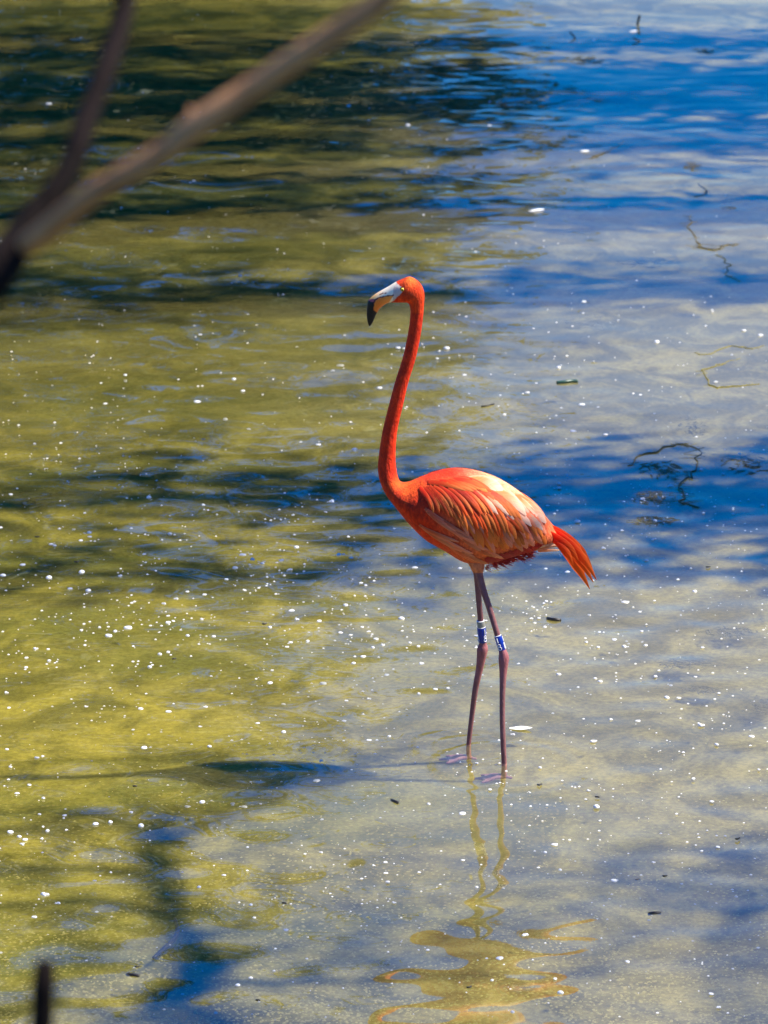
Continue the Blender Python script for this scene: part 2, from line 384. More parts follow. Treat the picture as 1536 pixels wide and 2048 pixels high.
near_leg = [(944, 1100, 46), (954, 1127, 32), (957.5, 1140, 22), (958.5, 1148, 15.5), (966, 1178, 14), (976, 1208, 12.8), (986, 1240, 12.4), (995, 1270, 12.6), (1004, 1298, 14.5),
            (1007.5, 1313, 21), (1007, 1326, 20), (1006.5, 1342, 16), (1005, 1380, 12.3), (1004.6, 1430, 11.5), (1006, 1480, 11.3), (1008.3, 1526, 11.2)]
far_leg = [(946, 1098, 44), (951, 1124, 30), (952, 1138, 20), (953, 1148, 13), (956, 1180, 12.5), (958.5, 1210, 12.3), (961, 1238, 12.4), (965.5, 1282, 14.5), (965, 1297, 22.5),
           (963, 1313, 20), (958.5, 1340, 15), (950.5, 1380, 12.6), (944, 1430, 11), (937, 1490, 10)]
NL, NLr = leg(near_leg, YN, -0.03); FL, FLr = leg(far_leg, YF, 0.03)
for P, rr, s_ in ((NL, NLr, 1), (FL, FLr, -1)):
    end = P[-1]; foot = np.array([end[0], end[1], BED + 0.012])
    P2 = np.vstack([P, [foot[0], foot[1], (foot[2] + end[2]) / 2], foot]); bm.tube(P2, list(rr) + [rr[-1] * 1.05, rr[-1] * 1.2], 12, 3)
    toes = []
    for ang, ln in ((R(180 - 26), .066), (R(180), .078), (R(180 + 26), .066)):
        d = np.array([math.cos(ang), math.sin(ang), 0]); tip = foot + d * ln + np.array([0, 0, -.006]); toes.append(tip)
        bm.tube([foot, foot + d * ln * .35 + [0, 0, .001], foot + d * ln * .7 + [0, 0, -.004], tip], [.0065, .0055, .0048, .003], 8, 2)
    bm.tube([foot, foot + [.022, 0, -.004]], [.005, .003], 8, 1)
    for a, b in ((toes[0], toes[1]), (toes[1], toes[2])):   # webs
        a2, b2 = foot + (a - foot) * .82, foot + (b - foot) * .82; up, dn = np.array([0, 0, .0022]), np.array([0, 0, -.0022])
        vv = [foot + up, a2 + up, (a2 + b2) / 2 * .93 + foot * .07 + up, b2 + up]; vv += [v + dn * 2 for v in vv]
        bm.add(vv, [(0, 1, 2), (0, 2, 3), (4, 6, 5), (4, 7, 6), (0, 4, 5, 1), (1, 5, 6, 2), (2, 6, 7, 3), (3, 7, 4, 0)])
bird = empty('flamingo', (*((NL[-1][:2] + FL[-1][:2]) / 2), BED))
tag(bird, 'red-orange flamingo wading in the shallow pond, long neck upright, blue leg bands', 'flamingo')
tmp = bm.build('tmp', None)
md = tmp.modifiers.new('r', 'REMESH'); md.mode = 'VOXEL'; md.voxel_size = 0.0019; md.use_smooth_shade = True
sm = tmp.modifiers.new('s', 'SMOOTH'); sm.factor = 0.5; sm.iterations = 3
dg = bpy.context.evaluated_depsgraph_get()
bme = bpy.data.meshes.new_from_object(tmp.evaluated_get(dg)); bpy.data.objects.remove(tmp)
bme.name = 'body'; bme.materials.clear(); bme.materials.append(M['body'])
body = bpy.data.objects.new('body', bme); col.objects.link(body); attach(body, bird)
nv = len(bme.vertices); co = np.zeros(nv * 3, np.float32); bme.vertices.foreach_get('co', co); co = co.reshape(-1, 3).astype(float)
flat = co.copy(); flat[:, 1] = 0; U, W = to_px(flat); jit = np.clip(rng.normal(0, .35, (2, nv)), -.8, .8); U = U + jit[0]; W = W + jit[1]; U3, W3 = to_px(co)
def poly_mask(x, y, poly):
    ins = np.zeros(len(x), bool); j = len(poly) - 1
    for i in range(len(poly)):
        xi, yi = poly[i]; xj, yj = poly[j]
        c = ((yi > y) != (yj > y)) & (x < (xj - xi) * (y - yi) / (yj - yi + 1e-9) + xi); ins ^= c; j = i
    return ins
def dist_line(x, y, pts):
    d = np.full(len(x), 1e9); P = np.c_[x, y]
    for a, b in zip(pts[:-1], pts[1:]):
        a, b = np.array(a, float), np.array(b, float); ab = b - a; t = np.clip(((P - a) @ ab) / (ab @ ab), 0, 1)
        d = np.minimum(d, np.linalg.norm(P - (a + t[:, None] * ab), axis=1))
    return d
def lerp(a, b, t): return np.asarray(a)[None] * (1 - t[:, None]) + np.asarray(b)[None] * t[:, None]
C = np.tile(np.array([0.78, 0.032, 0.002]), (nv, 1)); soft = np.ones(nv)
# body: chest red to peach belly, crimson vent
tb = sstep(840, 930, U - 0.25 * (W - 1000)) * sstep(940, 960, W)
C = np.where((W > 930)[:, None], lerp((0.78, 0.032, 0.002), (0.86, 0.15, 0.05), tb), C)
hot = sstep(40, 0, np.abs(W - 962) + 0.6 * np.abs(U - 815)); C = C * (1 - .35 * hot[:, None]) + np.array([.85, .26, .02]) * .35 * hot[:, None]
bk_sun = sstep(22, 0, W - (938 + .0022 * np.clip(U - 900, 0, 300) ** 2)) * sstep(895, 1010, U) * sstep(1120, 1080, U) * (W > 930); C = C * (1 - bk_sun[:, None]) + np.array([.97, .46, .24]) * bk_sun[:, None]  # sun highlight along the back, painted into the body colour
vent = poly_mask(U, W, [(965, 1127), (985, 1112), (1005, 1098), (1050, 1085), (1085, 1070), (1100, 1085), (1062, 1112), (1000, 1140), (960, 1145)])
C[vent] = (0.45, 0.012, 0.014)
under = poly_mask(U, W, [(1072, 1095), (1085, 1082), (1105, 1080), (1125, 1090), (1125, 1100), (1080, 1102)]); C[under] = (0.72, 0.34, 0.26)
# head
hd = W < 625
C[hd & (U > 795)] = (0.88, 0.055, 0.004)
cheek = sstep(14, 3, np.hypot((U - 818) * .7, W - 588)); C[hd] = (C * (1 - .3 * cheek[:, None]))[hd]
crown = sstep(20, 0, np.hypot(U - 822, W - 558)) * .5; C[hd] = (lerp((0, 0, 0), (.92, .25, .03), crown) + C * (1 - crown[:, None]))[hd]
bare = poly_mask(U, W, [(795, 566), (803, 571), (804, 581), (797, 588), (788, 599), (778, 607), (774, 604), (782, 590), (770, 575), (790, 560)])
C[bare] = (0.96, 0.76, 0.56); soft[bare] = 0.25
gsk = bare & (U > 786) & (W > 572); C[gsk] = (0.66, 0.47, 0.38)
upper = poly_mask(U, W, [(792, 563), (787, 574), (786, 588), (770, 590.5), (757, 593.5), (750, 597), (747, 605), (741, 606), (730, 604), (738, 592), (765, 574)])
tt = sstep(742, 772, U); C[upper] = lerp((0.97, 0.50, 0.12), (0.97, 0.82, 0.58), tt)[upper]; soft[upper] = 0.05
lower = poly_mask(U, W, [(747, 602), (750, 597), (757, 593.5), (770, 590.5), (786, 588.5), (781, 598), (775, 607), (762, 619), (752, 632), (746, 622)])
C[lower] = lerp((0.97, 0.22, 0.025), (0.96, 0.32, 0.06), sstep(755, 780, U))[lower]; soft[lower] = 0.05
pinkz = poly_mask(U, W, [(736, 598), (749, 596), (749, 606), (740, 606)]); C[pinkz] = (0.50, 0.10, 0.10)
blk = poly_mask(U, W, [(728, 601), (738, 601), (748.5, 602.5), (748, 610), (748, 618), (751.5, 623), (757, 624.5), (750, 645), (739, 660), (726, 650)])
C[blk] = (0.008, 0.007, 0.008); soft[blk] = 0.0
ln = dist_line(U, W, [(786, 587.5), (770, 590), (757, 593.6), (750.5, 597.5), (747.5, 605)]) < 1.15
C[ln & hd] = (0.10, 0.02, 0.02)
ln2 = dist_line(U, W, [(759, 587.5), (766, 584.5), (773, 584)]) < 0.9; C[ln2 & hd] = (0.30, 0.09, 0.04)
# legs
lg = (W3 > 1146); lz = co[:, 2]
C[lg] = (0.25, 0.10, 0.105); soft[lg] = 0.55
jw = sstep(1282, 1292, W3) * sstep(1385, 1330, W3) * lg; C = C * (1 - jw[:, None]) + np.array([.36, .12, .13]) * jw[:, None]
ft = lz < 0.004; C[ft] = (0.50, 0.22, 0.20)
fz = (W3 > 1126) & (W3 <= 1146) & (U > 930) & (U < 985); C[fz] = (0.72, 0.20, 0.09)
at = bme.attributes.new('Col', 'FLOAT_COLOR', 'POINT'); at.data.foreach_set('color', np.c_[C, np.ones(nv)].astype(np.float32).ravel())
at = bme.attributes.new('Soft', 'FLOAT', 'POINT'); at.data.foreach_set('value', soft.astype(np.float32))

# near-side surface lookup for laying feathers on the body
SF = np.concatenate([ring_pts(r, 90, True) for r in catmull(RA[:12], 24)])
su, sv = to_px(np.c_[SF[:, 0], 0 * SF[:, 0], SF[:, 2]]); sy = SF[:, 1]
def ysurf(px, py):
    px = np.atleast_1d(px); py = np.atleast_1d(py); out = np.empty(len(px))
    for i in range(len(px)):
        d = (su - px[i]) ** 2 + (sv - py[i]) ** 2; k = np.argpartition(d, 6)[:6]; wgt = 1 / (d[k] + 0.5); out[i] = (sy[k] * wgt).sum() / wgt.sum()
    return out
def feather(p0, p1, p2, wpx, mat, off=(0.001, 0.006), side=1, name='feather', nl=9, tipw=0.08, ystay=None, camber=0.0022):
    p0, p1, p2 = map(lambda p: np.array(p, float), (p0, p1, p2)); t = np.linspace(0, 1, nl)[:, None]
    c = (1 - t) ** 2 * p0 + 2 * t * (1 - t) * p1 + t * t * p2
    d = np.gradient(c, axis=0); d /= np.linalg.norm(d, axis=1)[:, None]; nrm = np.c_[-d[:, 1], d[:, 0]]
    tt_ = t[:, 0]; prof = np.sqrt(np.clip(1 - ((tt_ - .45) / .56) ** 2, 0, 1)); prof = np.where(tt_ > .45, np.maximum(prof, tipw * (1 - tt_)), np.maximum(prof, .35))
    if name == 'tail_feather': prof = np.clip(np.minimum(0.35 + tt_ * 1.2, (1.02 - tt_) * 3.2), .03, 1)
    S = np.array([-1, -.5, 0, .5, 1]); V = []; UV = []
    for i in range(nl):
        q = c[i] + np.outer(S * prof[i] * wpx / 2, nrm[i])
        ys = ysurf(q[:, 0], q[:, 1]) if ystay is None else np.full(5, ystay[0] + (ystay[1] - ystay[0]) * tt_[i])
        o_ = off[0] + (off[1] - off[0]) * tt_[i]
        for k in range(5):
            y = ys[k] - o_ - camber * (1 - S[k] ** 2) * prof[i]
            P = at_y(q[k, 0], q[k, 1], 0.0); V.append((P[0], side * y, P[2])); UV.append((tt_[i], S[k] / 2 + .5))
    F = [(i * 5 + k, i * 5 + k + 1, (i + 1) * 5 + k + 1, (i + 1) * 5 + k) for i in range(nl - 1) for k in range(4)]
    o = mesh_obj(name, V, F, mat, None, True, origin=V[0]); me = o.data
    ul = me.uv_layers.new(name='UVMap'); li = np.zeros(len(me.loops), int); me.loops.foreach_get('vertex_index', li)
    ul.data.foreach_set('uv', np.array(UV)[li].astype(np.float32).ravel()); attach(o, bird); return o
def row(n, r0, r1, t0, t1, wpx, mats, bend, off, jit=3.0, sides=(1, -1)):
    for i in range(n):
        t = (i + 0.5) / n; a = np.array(r0) * (1 - t) + np.array(r1) * t; b = np.array(t0) * (1 - t) + np.array(t1) * t
        a = a + rng.normal(0, jit * .6, 2); b = b + rng.normal(0, jit, 2); m_ = (a + b) / 2; d = b - a
        ctl = m_ + np.array([d[1], -d[0]]) * bend * (1 + rng.normal(0, .2))
        ww = wpx * rng.uniform(.85, 1.2); mt = M[mats[int(rng.integers(len(mats)))]]
        oo = (off[0] + rng.uniform(0, .0012), off[1] + rng.uniform(0, .0018))
        for s_ in sides: feather(a, ctl, b, ww, mt, oo, s_)
# lowest layers first: belly, vent, long pink coverts, then orange coverts, shoulder and back
row(18, (835, 1030), (925, 1095), (902, 1066), (985, 1126), 9, ['f_belly'], -.05, (.0003, .002), sides=(1,))
row(18, (845, 995), (950, 1068), (912, 1036), (1012, 1108), 10, ['f_belly', 'f_belly', 'f_pink'], -.06, (.0005, .003), sides=(1,))
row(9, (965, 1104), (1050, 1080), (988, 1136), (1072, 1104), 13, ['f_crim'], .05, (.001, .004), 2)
row(14, (925, 1010), (1062, 1030), (976, 1086), (1098, 1078), 15, ['f_pink', 'f_pink', 'f_or'], .10, (.002, .0095), 3.5)
row(12, (905, 985), (1045, 1000), (948, 1066), (1088, 1060), 13, ['f_pink', 'f_or'], .12, (.003, .011), 3.5)
row(14, (880, 975), (1000, 985), (930, 1046), (1058, 1052), 10, ['f_or', 'f_red', 'f_red', 'f_pink'], .14, (.004, .0125), 3.5)
row(12, (868, 968), (965, 972), (915, 1032), (1020, 1042), 9, ['f_red', 'f_or'], .16, (.005, .0135), 3.5)
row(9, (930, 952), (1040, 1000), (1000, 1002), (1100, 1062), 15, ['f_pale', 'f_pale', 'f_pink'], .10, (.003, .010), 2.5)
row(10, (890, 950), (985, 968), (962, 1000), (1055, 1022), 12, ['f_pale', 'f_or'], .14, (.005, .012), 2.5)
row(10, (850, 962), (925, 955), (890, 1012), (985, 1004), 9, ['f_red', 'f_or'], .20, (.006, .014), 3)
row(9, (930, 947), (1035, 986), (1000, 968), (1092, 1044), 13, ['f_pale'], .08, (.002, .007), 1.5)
row(8, (850, 954), (920, 946), (925, 964), (985, 968), 9, ['f_or', 'f_red'], .14, (.004, .010), 2)
row(8, (838, 968), (870, 960), (862, 1000), (905, 990), 8, ['f_red', 'f_or'], .22, (.006, .012), 2.5)
# tail
for k, (a, c_, b, wd, ys) in enumerate((((1092, 1050), (1148, 1075), (1192, 1154), 13, (-.012, -.026)), ((1092, 1056), (1142, 1082), (1186, 1160), 13, (-.018, -.020)),
        ((1090, 1062), (1136, 1090), (1179, 1175), 14, (-.022, -.014)), ((1092, 1048), (1145, 1072), (1168, 1120), 15, (-.01, -.006)),
        ((1090, 1066), (1128, 1080), (1146, 1126), 11, (-.028, -.03)), ((1094, 1050), (1150, 1074), (1188, 1148), 14, (.004, .012)), ((1094, 1054), (1144, 1080), (1183, 1156), 14, (.014, .022)),
        ((1090, 1056), (1130, 1072), (1158, 1122), 13, (-.03, -.024)), ((1092, 1060), (1135, 1086), (1172, 1160), 13, (.022, .030)))):
    feather(a, c_, b, wd * 1.35, M['f_tail'], (0, 0), 1, 'tail_feather', 11, ystay=ys, camber=.003)
for a, b in (((1070, 1092), (1122, 1086)), ((1075, 1096), (1118, 1096)), ((1072, 1089), (1108, 1078))):
    feather(a, ((a[0] + b[0]) / 2, (a[1] + b[1]) / 2 - 3), b, 7, M['f_pale'], (0, 0), 1, 'feather', 8, ystay=(-.03, -.022))
# ragged fringe below the vent and belly: fine filaments
fr = MB()
for i in range(260):
    t = rng.uniform(); u0 = 968 + t * 95; v0 = 1131 - t * 26 + rng.uniform(-10, 2); y0 = -rng.uniform(-.05, .06) * (1 - .4 * t)
    p = at_y(u0, v0, 0); p[1] = y0; q = at_y(u0 + rng.uniform(8, 18), v0 + rng.uniform(0, 9), 0); q[1] = y0 + rng.normal(0, .002)
    fr.tube([p, (p + q) / 2 + [0, 0, .001], q], [.0013, .001, .0002], 3, 1)
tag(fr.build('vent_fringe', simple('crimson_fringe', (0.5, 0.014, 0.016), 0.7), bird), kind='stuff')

# eyes
for s_ in (-1, 1):
    pe = at_y(804.8, 575.8, 0); pe[1] = s_ * 0.0188
    th, ph = np.meshgrid(np.linspace(0, math.pi, 9), np.arange(14) * 2 * math.pi / 14, indexing='ij')
    S = np.stack([np.sin(th) * np.cos(ph), np.cos(th) * s_, np.sin(th) * np.sin(ph)], -1).reshape(-1, 3)
    Fe = [(i * 14 + k, i * 14 + (k + 1) % 14, (i + 1) * 14 + (k + 1) % 14, (i + 1) * 14 + k) for i in range(8) for k in range(14)]
    rim = mesh_obj('eye_rim', S * [.0074, .0054, .0070] + pe, Fe, M['black'], None, origin=pe); 
    e = mesh_obj('eye', S * [.0057, .0054, .0055] + pe + [0, s_ * .0016, 0], Fe, M['yellow'], bird, origin=pe)
    pu = mesh_obj('pupil', S * [.0025, .0014, .0025] + pe + [0, s_ * .0064, 0], Fe, M['black'], None, origin=pe)
    attach(rim, e); attach(pu, e)

# leg bands with their numbers
def band(P0, P1, r, mat, name='leg_band'):
    P0, P1 = np.array(P0), np.array(P1); ax = (P1 - P0) / np.linalg.norm(P1 - P0); b = MB()
    b.tube([P0, P0 + ax * .0015, P1 - ax * .0015, P1], [r * .93, r, r, r * .93], 20, 1)
    return b.build(name, mat, bird, True, origin=(P0 + P1) / 2), ax
def numerals(bandobj, P0, P1, r, angs):
    P0, P1 = np.array(P0), np.array(P1); L = np.linalg.norm(P1 - P0); ax = (P1 - P0) / L      # ax points down the leg
    fwd = np.array([0, -1.0, 0]); fwd -= ax * (fwd @ ax); fwd /= np.linalg.norm(fwd); rt = np.cross(ax, fwd); rt = rt if rt[0] > 0 else -rt
    def on(a, s): return P0 + ax * s + (r + .0004) * (math.cos(a) * fwd + math.sin(a) * rt)
    for ang in angs:
        b = MB(); b.tube([on(ang, L * .1 + k * L * .32 / 6) for k in range(7)], [.0014] * 7, 6, 1); b.build('numeral', M['print'], bandobj, True, origin=on(ang, L * .28))
        b = MB()
        for s0, rr in ((.60, .0034), (.80, .0042)):
            b.tube([on(ang + rr / r * math.cos(q), L * s0 + rr * math.sin(q)) for q in np.linspace(0, 2 * math.pi, 17)], [.00115] * 17, 6, 1, cap=False)
        b.build('numeral', M['print'], bandobj, True, origin=on(ang, L * .7))
def leg_at(P, tgt, pts):
    ys = [p[1] for p in pts]; return np.array([np.interp(tgt, ys, P[:, k]) for k in range(3)])
a, b = leg_at(NL, 1272, near_leg), leg_at(NL, 1301, near_leg); bo, _ = band(a, b, .0098, M['blue']); numerals(bo, a, b, .0098, (-.42, 1.35)); bo['label'] = 'blue plastic band with white number 18'
a, b = leg_at(FL, 1254.5, far_leg), leg_at(FL, 1284, far_leg); bo, _ = band(a, b, .0110, M['blue']); numerals(bo, a, b, .0110, (.72, -1.3)); bo['label'] = 'blue plastic band with white number 18'
a, b = leg_at(FL, 1242, far_leg), leg_at(FL, 1254, far_leg); bo, _ = band(a, b, .0105, M['grey']); bo['label'] = 'grey metal ring'
for yy, P, pts, r in ((1271.5, NL, near_leg, .0096), (1254, FL, far_leg, .0112), (1241.5, FL, far_leg, .0106)):
    a = leg_at(P, yy - .8, pts); b = leg_at(P, yy + .8, pts); band(a, b, r, M['print'], 'band_rim')

# ------------------------------------------------------------------ trees
def leaf_cloud(centers, n, spread, size, seed):
    g_ = np.random.default_rng(seed); centers = np.asarray(centers); k = g_.integers(len(centers), size=n)
    c = centers[k] + g_.normal(0, 1, (n, 3)) * spread * np.array([1, 1, .75])
    d1 = g_.normal(0, 1, (n, 3)); d1 /= np.linalg.norm(d1, axis=1)[:, None]; d2 = np.cross(d1, g_.normal(0, 1, (n, 3))); d2 /= np.linalg.norm(d2, axis=1)[:, None]
    L = (size * g_.uniform(.6, 1.3, n))[:, None]
    V = np.stack([c - d1 * L, c + d2 * L * .42, c + d1 * L, c - d2 * L * .42], 1).reshape(-1, 3)
    return V, np.arange(4 * n).reshape(-1, 4)
def tree(label, base, height, r, clear, crown_r, nl, leafsize, seed, mat='leaf', cat='tree', group=None, lean=(0, 0), name='tree', fork=False):
    g_ = np.random.default_rng(seed); base = np.array([base[0], base[1], gz(base[0], base[1]) - .05])
    t_ = empty(name, base); b = MB()
    def tp(k): return base + np.array([lean[0] * k * height + .12 * math.sin(k * 5 + seed) * k, lean[1] * k * height + .06 * math.sin(k * 7 + seed * 2) * k, k * height])
    ks = np.linspace(0, .92, 8); b.tube([tp(k) for k in ks], [r * (1.35 if k == 0 else 1) * (1 - .72 * k) for k in ks], 14, 3)
    tips = []
    for i in range(11):
        k = clear / height + (0.95 - clear / height) * (i + .3) / 11; p = tp(min(k, .9)); an = i * 2.4 + seed; L = crown_r * (1.1 - .55 * abs(2 * (i / 10) - .7)) * g_.uniform(.8, 1.1)
        q = p + np.array([math.cos(an) * L, math.sin(an) * L, L * g_.uniform(.25, .7)])
        m_ = (p + q) / 2 + np.array([0, 0, .12 * L]); b.tube([p, m_, q], [r * .34 * (1.15 - k), r * .2 * (1.1 - k), .012], 7, 3)
        tips += [q, (m_ + q) / 2, m_]
        for j in range(3):
            e = m_ + (q - m_) * g_.uniform(.1, .9) + g_.normal(0, .33, 3) * L * .8; b.tube([m_ + (q - m_) * .3 * j, e], [.03, .008], 5, 1); tips.append(e)
    b.build('trunk', M['bark'], t_, True, origin=base)
    V, F = leaf_cloud(tips, nl, crown_r * .2, leafsize, seed); mesh_obj('crown', V, F, M[mat], t_, False, origin=base)
    return tag(t_, label, cat, group)
SXY = SUN[:2]
def right_tree(px, py, x, **kw):      # the trunk whose shadow falls across the water through this spot
    G = at_z(px, py, BED); k = (x - G[0]) / SXY[0]; return tree(base=(x, G[1] + SXY[1] * k), **kw)
GR = 'columnar trees on the right bank'
def column_tree(px, py, x, prof, label, seed, height=15, leafsize=.11, tr=.16):
    """narrow upright tree; prof = (height, crown radius, leaves per metre) knots"""
    g_ = np.random.default_rng(seed); G = at_z(px, py, BED); k = (x - G[0]) / SXY[0]; bx, by = x, G[1] + SXY[1] * k
    base = np.array([bx, by, gz(bx, by) - .05]); t_ = empty('columnar_tree', base); b = MB(); zs, rs, ds = np.array(prof).T
    tp = lambda z: base + np.array([.10 * math.sin(z * .5 + seed), .08 * math.sin(z * .7 + seed * 2), z])
    b.tube([tp(z) for z in np.linspace(0, height * .96, 9)], np.linspace(tr, .02, 9), 12, 3)
    cen, cnt, spr = [], [], []
    for z in np.arange(.8, height, .33):
        r_ = np.interp(z, zs, rs); n_ = np.interp(z, zs, ds) * .33
        for j in range(3):
            an = g_.uniform(0, 6.28); rr = r_ * g_.uniform(.25, .95); p = tp(z); q = p + np.array([math.cos(an) * rr, math.sin(an) * rr, rr * 1.2 + .1])
            b.tube([p, (p + q) / 2 + [math.cos(an) * .06, math.sin(an) * .06, 0], q], [.022, .014, .005], 5, 1)
            m_ = int(n_ / 3 * g_.uniform(.45, 1.6)); c = q - (q - p) * g_.uniform(0, .8, (m_, 1)) + g_.normal(0, .42, (m_, 3)) * [r_, r_, .5]; cen.append(c)
    b.build('trunk', M['bark'], t_, True, origin=base); c = np.concatenate(cen); n = len(c)
    d1 = g_.normal(0, 1, (n, 3)); d1 /= np.linalg.norm(d1, axis=1)[:, None]; d2 = np.cross(d1, g_.normal(0, 1, (n, 3))); d2 /= np.linalg.norm(d2, axis=1)[:, None]; L = (leafsize * g_.uniform(.6, 1.3, n))[:, None]
    mesh_obj('crown', np.stack([c - d1 * L, c + d2 * L * .45, c + d1 * L, c - d2 * L * .45], 1).reshape(-1, 3), np.arange(4 * n).reshape(-1, 4), M['leaf'], t_, False, origin=base)
    tag(t_, label, 'tree', GR)
column_tree(1300, 985, 5.3, [(0, .66, 420), (4, .68, 430), (5.6, .66, 300), (7.0, .55, 60), (9, .6, 30), (15, .4, 40)], 'columnar tree on the right bank beside the flamingo, thinning upward', 1)
column_tree(900, 410, 5.6, [(0, .30, 420), (6, .34, 470), (8, .40, 620), (12, .40, 620), (15, .2, 200)], 'slim dense columnar tree on the right bank beyond the flamingo', 2)
column_tree(1000, 150, 5.5, [(0, .85, 1150), (6, .85, 1150), (9, .75, 950), (12, .4, 500), (16, .2, 200)], 'widest dense columnar tree far along the right bank', 3, 16)
column_tree(1200, 238, 6.4, [(0, .6, 640), (6, .6, 560), (7.2, .45, 260), (9, .4, 200), (15, .3, 200)], 'loose columnar tree just past the widest one on the right bank', 4)
column_tree(500, 575, 6.8, [(0, .25, 30), (5, .3, 60), (8, .45, 260), (10, .5, 340), (15, .4, 160)], 'columnar tree with a thin foot and leafy top, right bank', 5, tr=.07)
column_tree(200, 318, 6.9, [(0, .2, 20), (7, .25, 40), (9.2, .34, 480), (12, .34, 480), (15, .2, 150)], 'thinnest columnar tree with leaves only near its top, right bank', 6, tr=.05)
column_tree(150, 1150, 5.0, [(0, .2, 10), (5.4, .25, 20), (6.6, .5, 45), (9, .55, 55), (13, .3, 60)], 'nearly bare columnar tree leafing at the top, right bank', 7, 13, tr=.05)
column_tree(700, 52, 6.0, [(0, .5, 330), (6, .5, 330), (9, .6, 520), (15, .3, 300)], 'columnar tree of middling leafiness, last along the right bank', 8)
# far bank, mirrored in the left of the water
FG = 'leafy trees on the far bank'
for x, y, h_, r_, cl, cr, seed, lab in ((-5.2, 26.5, 11.2, .42, 1.8, 3.9, 11, 'big spreading dark tree on the far bank, mirrored in the green water'),
                                        (-9.5, 28.0, 12.5, .45, 2.5, 4.4, 12, 'broad dark tree farthest left on the far bank'),
                                        (-2.2, 25.5, 8.2, .22, .9, 2.5, 13, 'middling leafy tree in front of the big spreading one, far bank'),
                                        (-0.5, 25.2, 4.6, .12, .4, 1.5, 14, 'small bushy tree at the right end of the far bank row'),
        (-4.0, 24.6, 3.9, .08, .3, 1.7, 15, 'round shrub under the big spreading tree, far bank'), (-6.6, 24.8, 3.8, .08, .3, 1.8, 16, 'wide shrub between the two big trees, far bank'), (-2.6, 24.3, 3.0, .07, .3, 1.4, 17, 'low shrub at the foot of the middling tree, far bank'), (-1.2, 24.0, 2.6, .06, .25, 1.2, 18, 'lowest shrub at the water edge of the far bank')):
    tree(lab, (x, y), h_, r_, cl, cr, 9000 if h_ > 4 else 3500, .17 if h_ > 9 else .12, seed, 'leaf2', 'tree', FG)

# overhanging limb tree on the near right bank: its limb throws the branching shadow at the lower left
base = np.array([5.0, -4.6, gz(5.0, -4.6) - .05]); ov = empty('overhanging_tree', base)
def lift(px, py, z): G = at_z(px, py, BED); return G + SUN * ((z - G[2]) / SUN[2])
b = MB(); top = base + [-.2, .3, 2.4]
b.tube([base, base + [.05, .1, 1.2], top, base + [-.1, .9, 4.2], base + [.5, 1.6, 6.5], base + [.9, 1.9, 8.0]], [.26, .2, .18, .14, .09, .03], 12, 4)
L0 = [lift(430, 2060, 4.6), lift(400, 1960, 4.7), lift(352, 1850, 4.9), lift(318, 1760, 5.1), lift(300, 1690, 5.3), lift(318, 1650, 5.4), lift(350, 1620, 5.5)]
b.tube([top, (top * .5 + L0[0] * .5) + [.1, 0, .25]] + L0, [.14, .10, .060, .052, .036, .030, .026, .020, .008], 10, 4)
for a_, pts, r0 in ((L0[4], [(420, 1645, 5.4), (560, 1590, 5.6), (700, 1560, 5.8)], .026), (L0[4], [(200, 1622, 5.3), (60, 1650, 5.4), (-90, 1665, 5.5)], .032), (L0[3], [(180, 1732, 5.2), (0, 1745, 5.3), (-120, 1760, 5.4)], .032),
                    (L0[2], [(240, 1810, 5.0), (90, 1800, 5.1), (-60, 1810, 5.2)], .026), (L0[1], [(520, 1900, 4.9), (690, 1870, 5.1)], .026), (L0[0], [(300, 2035, 4.8), (120, 2010, 4.9)], .034), (L0[1], [(560, 1965, 4.8), (760, 1960, 4.9), (980, 1945, 5.1)], .028)):
    P = [a_] + [lift(*q) for q in pts]; b.tube(P, np.linspace(r0, .008, len(P)), 7, 3); Q_ = catmull(P, 5)
    for j in range(3, len(Q_), 3):      # side twigs
        e = Q_[j] + rng.normal(0, .22, 3) * [1, 1, .5]; b.tube([Q_[j], (Q_[j] + e) / 2 + rng.normal(0, .02, 3), e], [r0 * .4, r0 * .3, .004], 5, 2)
tips = [lift(1440, 1790, 6.4), lift(1500, 1765, 6.5), lift(1390, 1830, 6.3), lift(1580, 1800, 6.6), lift(1640, 1750, 6.7)]
for q in tips: b.tube([base + [.2, 1.2, 5.2], (base + [.2, 1.2, 5.2]) * .5 + q * .5 + [0, 0, .2], q], [.03, .016, .004], 7, 2)
b.build('trunk', M['bark'], ov, True, origin=base)
cr = [base + np.array([.9, 1.9, 8]) + rng.normal(0, .9, 3) for _ in range(14)]
V1, F1 = leaf_cloud(cr, 1800, .35, .06, 21); V2, F2 = leaf_cloud(tips, 330, .2, .05, 22)
V3, F3 = leaf_cloud([lift(560, 1592, 5.6), lift(90, 1648, 5.4), lift(20, 1742, 5.3), lift(500, 1902, 4.9)], 70, .07, .04, 23)
mesh_obj('crown', np.vstack([V1, V2, V3]), np.vstack([F1, F2 + len(V1), F3 + len(V1) + len(V2)]), M['leaf'], ov, False, origin=base)
tag(ov, 'leaning tree on the near bank whose limb overhangs and shades the yellow water', 'tree')

